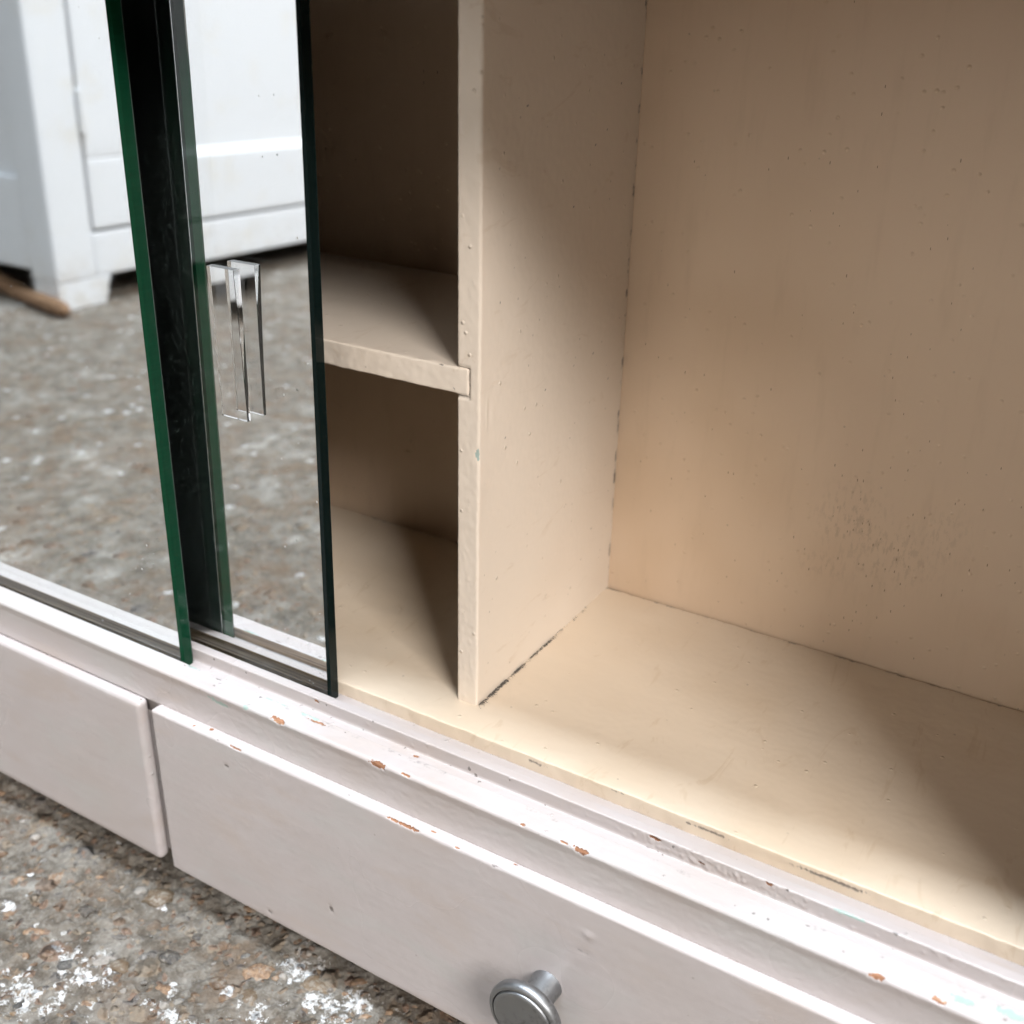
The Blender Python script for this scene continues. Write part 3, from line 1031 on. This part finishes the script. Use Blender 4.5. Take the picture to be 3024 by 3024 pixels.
def fibre(p, q, w, bend):
    p, q = np.array(p, float), np.array(q, float)
    side = np.cross(q - p, (0, 0, 1.0))
    side /= (np.linalg.norm(side) + 1e-9)
    b = len(V)
    n = 5
    for i in range(n + 1):
        t = i / n
        c = p + (q - p) * t + side * bend * math.sin(math.pi * t) + np.array((0, 0, .25 * math.sin(math.pi * t)))
        ww = w * (1 - .6 * t)
        for a in range(3):
            an = 2 * math.pi * a / 3
            V.append(tuple(c + side * ww * math.cos(an) + np.array((0, 0, ww * math.sin(an) + .05))))
    for i in range(n):
        for a in range(3):
            F.append((b + i * 3 + a, b + i * 3 + (a + 1) % 3, b + (i + 1) * 3 + (a + 1) % 3, b + (i + 1) * 3 + a))


for i in range(260):
    y = random.choice((random.uniform(0.5, 60), random.gauss(2, 1.0), random.gauss(9, 1.6), random.gauss(16, 1.2), random.gauss(47, 2.5), random.gauss(27, 1.5), random.gauss(38, 1.5), random.uniform(25, 80)))
    if y < 0.4 or y > 96:
        continue
    L = random.uniform(.5, 2.4) * (1.15 if y < 30 else .7)
    fibre((random.uniform(.05, .5), y, 0), (random.uniform(.3, 1.0) * L, y + random.uniform(-.7, 1.0) * L, random.uniform(0, .3)), random.uniform(.045, .11), random.uniform(-.5, .5))
for i in range(150):
    y = random.choice((random.gauss(9, 1.8), random.gauss(47, 3), random.uniform(2, 80), random.gauss(27, 2), random.gauss(16, 1.5)))
    if y < 0.6 or y > 95:
        continue
    rr = random.uniform(.14, .42) * (1.2 if y < 30 or 40 < y < 52 else .8)
    cx_, cz_ = random.uniform(0.05, 1.1), rr * .4
    b = len(V)
    for (ax1, ay1, az1) in ((1, 0, 0), (0, 1, 0), (-1, 0, 0), (0, -1, 0), (0, 0, 1), (0, 0, -1)):
        jt = random.uniform(.6, 1.3)
        V.append((cx_ + ax1 * rr * jt, y + ay1 * rr * jt * 1.4, cz_ + az1 * rr * jt * .8))
    for f_ in ((0, 1, 4), (1, 2, 4), (2, 3, 4), (3, 0, 4), (1, 0, 5), (2, 1, 5), (3, 2, 5), (0, 3, 5)):
        F.append(tuple(b + q_ for q_ in f_))
d = mesh('joint_dust', V, F, MAT['dust'], cab)
d['kind'] = 'stuff'
d['label'] = 'dark dust and hairs caught along the divider joint'

# ------------------------------------------------------------------ white cupboard that shows in the mirrors
CX, CY = -923.5, -604.5          # its near corner
cup = empty('white_cupboard', (CX - 200, CY - 450, ZF))
cup['label'] = 'white painted cupboard on stubby feet, seen reflected in the mirror doors'
cup['category'] = 'cupboard'
W_, DEP, HT = 960, 420, 900
m = MAT['cupboard']
rbox('corner_post', (CX - 46, CY - 56, ZF + 33), (CX, CY, ZF + HT), 3.0, (12, 12, 20), m, cup)
rbox('corner_post', (CX - 46, CY - W_, ZF + 33), (CX, CY - W_ + 56, ZF + HT), 3.0, (12, 12, 20), m, cup)
rbox('bottom_rail', (CX - 22, CY - W_ + 56.2, ZF + 33), (CX - .6, CY - 56.2, ZF + 84), 2.5, (8, 20, 10), m, cup)
rbox('top_rail', (CX - 22, CY - W_ + 56.2, ZF + HT - 60), (CX - .6, CY - 56.2, ZF + HT), 2.5, (8, 20, 10), m, cup)
rbox('side_board', (CX - DEP, CY - 20, ZF + 44), (CX - 46.2, CY - 9, ZF + HT), 1.5, (20, 6, 20), m, cup)
rbox('side_board', (CX - DEP, CY - W_ + 9, ZF + 44), (CX - 46.2, CY - W_ + 20, ZF + HT), 1.5, (20, 6, 20), m, cup)
rbox('side_rail', (CX - DEP, CY - 9.2, ZF + 44), (CX - 46.4, CY - 2, ZF + 148), 2.0, (20, 4, 10), m, cup)
rbox('back_panel', (CX - DEP - 8, CY - W_, ZF + 44), (CX - DEP - .3, CY, ZF + HT), 1.0, (6, 30, 30), m, cup)
rbox('base_board', (CX - DEP, CY - W_ + 21, ZF + 46), (CX - 30, CY - 21, ZF + 58), 1.0, (30, 30, 6), m, cup)
rbox('top_board', (CX - DEP - 12, CY - W_ - 12, ZF + HT + .3), (CX + 14, CY + 12, ZF + HT + 24), 3.0, (30, 30, 6), m, cup)
rbox('door_gap_lining', (CX - 30, CY - W_ + 58, ZF + 80), (CX - 14, CY - 52, ZF + HT - 56), 1.0, (8, 30, 30), MAT['gap'], cup)
# door with a sunk panel
door = empty('cupboard_door', (CX - 8, CY - 250, ZF + 88))
door.parent = cup
door.location = door.location - cup.location
dy0, dy1, dz0, dz1 = CY - W_ + 59, CY - 59.0, ZF + 87.5, ZF + HT - 63
fr = 80
dx0, dx1 = CX - 13.5, CX + .5
rbox('door_rail', (dx0, dy0, dz0), (dx1, dy1, dz0 + fr), 2.2, (6, 18, 8), m, door)
rbox('door_rail', (dx0, dy0, dz1 - fr), (dx1, dy1, dz1), 2.2, (6, 18, 8), m, door)
rbox('door_stile', (dx0 + .2, dy1 - fr, dz0 + fr - .4), (dx1, dy1, dz1 - fr + .4), 2.2, (6, 8, 18), m, door)
rbox('door_stile', (dx0 + .2, dy0, dz0 + fr - .4), (dx1, dy0 + fr, dz1 - fr + .4), 2.2, (6, 8, 18), m, door)
V, F = prism([(dx1 - 9.5, dz0 + fr - 1), (dx1 - 1.2, dz0 + fr - 1), (dx1 - 1.2, dz0 + fr + .6), (dx1 - 8.0, dz0 + fr + 9)], 1, dy0 + fr, dy1 - fr)
mesh('panel_bead', V, F, m, door, smooth=False)
rbox('door_panel', (dx0 + 1, dy0 + fr - 4, dz0 + fr - 4), (dx1 - 8.2, dy1 - fr + 4, dz1 - fr + 4), 1.0, (5, 18, 18), m, door)
# hinge
for hz in (ZF + 219, ZF + 720):
    for q in range(3):
        V, F = lathe([(3.4, -7.6), (4.2, -7.0), (4.2, 7.0), (3.4, 7.6)], 20)
        mesh('hinge_knuckle', [(CX + 1.8 + a, CY - 58 + c, hz + (q - 1) * 15.6 + b) for a, b, c in V], F, m, cup, sharp=40)
# feet with a small step on the inner side
fp = [(CY - 1, ZF), (CY - 1, ZF + 33), (CY - 76, ZF + 33), (CY - 75, ZF + 27), (CY - 71, ZF + 20), (CY - 71, ZF + 12), (CY - 68, ZF + 8), (CY - 67, ZF)]
for k_, off in enumerate((0, 1)):
    pts = fp if not off else [(2 * CY - W_ - y, z) for y, z in fp]
    for xa in (CX - 44, CX - DEP):
        V, F = prism(pts, 0, xa, xa + 43.5)
        ft = mesh('foot', V, F, m, cup, smooth=False)
        bmx = bmesh.new()
        bmx.from_mesh(ft.data)
        bmesh.ops.recalc_face_normals(bmx, faces=bmx.faces)
        bmesh.ops.bevel(bmx, geom=bmx.edges[:], offset=.0012, segments=2, affect='EDGES', profile=.5)
        bmx.to_mesh(ft.data)
        bmx.free()

# brown stick on the floor by the cupboard
V, F = [], []
n, sides = 40, 14
pa, pb = np.array((-1195, -663, ZF + 10.5)), np.array((-888, -590, ZF + 10))
ax_ = (pb - pa) / np.linalg.norm(pb - pa)
s1 = np.cross(ax_, (0, 0, 1)); s1 /= np.linalg.norm(s1)
s2 = np.cross(s1, ax_)
for i in range(n + 1):
    t = i / n
    c = pa + (pb - pa) * t + s1 * 3.5 * math.sin(5 * t + .6) + s2 * 1.0 * math.sin(9 * t)
    rr = 11 - 2.5 * t
    if t > .94:
        rr *= math.sqrt(max(0.06, 1 - ((t - .94) / .06) ** 2))
    for a in range(sides):
        an = 2 * math.pi * a / sides
        k_ = 1 + .16 * mnoise.noise(Vector((t * 14, math.cos(an) * 1.3, math.sin(an) * 1.3)))
        V.append(tuple(c + (s1 * math.cos(an) + s2 * math.sin(an)) * rr * k_))
for i in range(n):
    for a in range(sides):
        F.append((i * sides + a, i * sides + (a + 1) % sides, (i + 1) * sides + (a + 1) % sides, (i + 1) * sides + a))
F.append(tuple(range(sides - 1, -1, -1)))
F.append(tuple(n * sides + a for a in range(sides)))
stick = mesh('wooden_stick', V, F, MAT['brown'], None)
stick['label'] = 'brown wooden stick lying on concrete beside a foot of the white cupboard'
stick['category'] = 'stick'
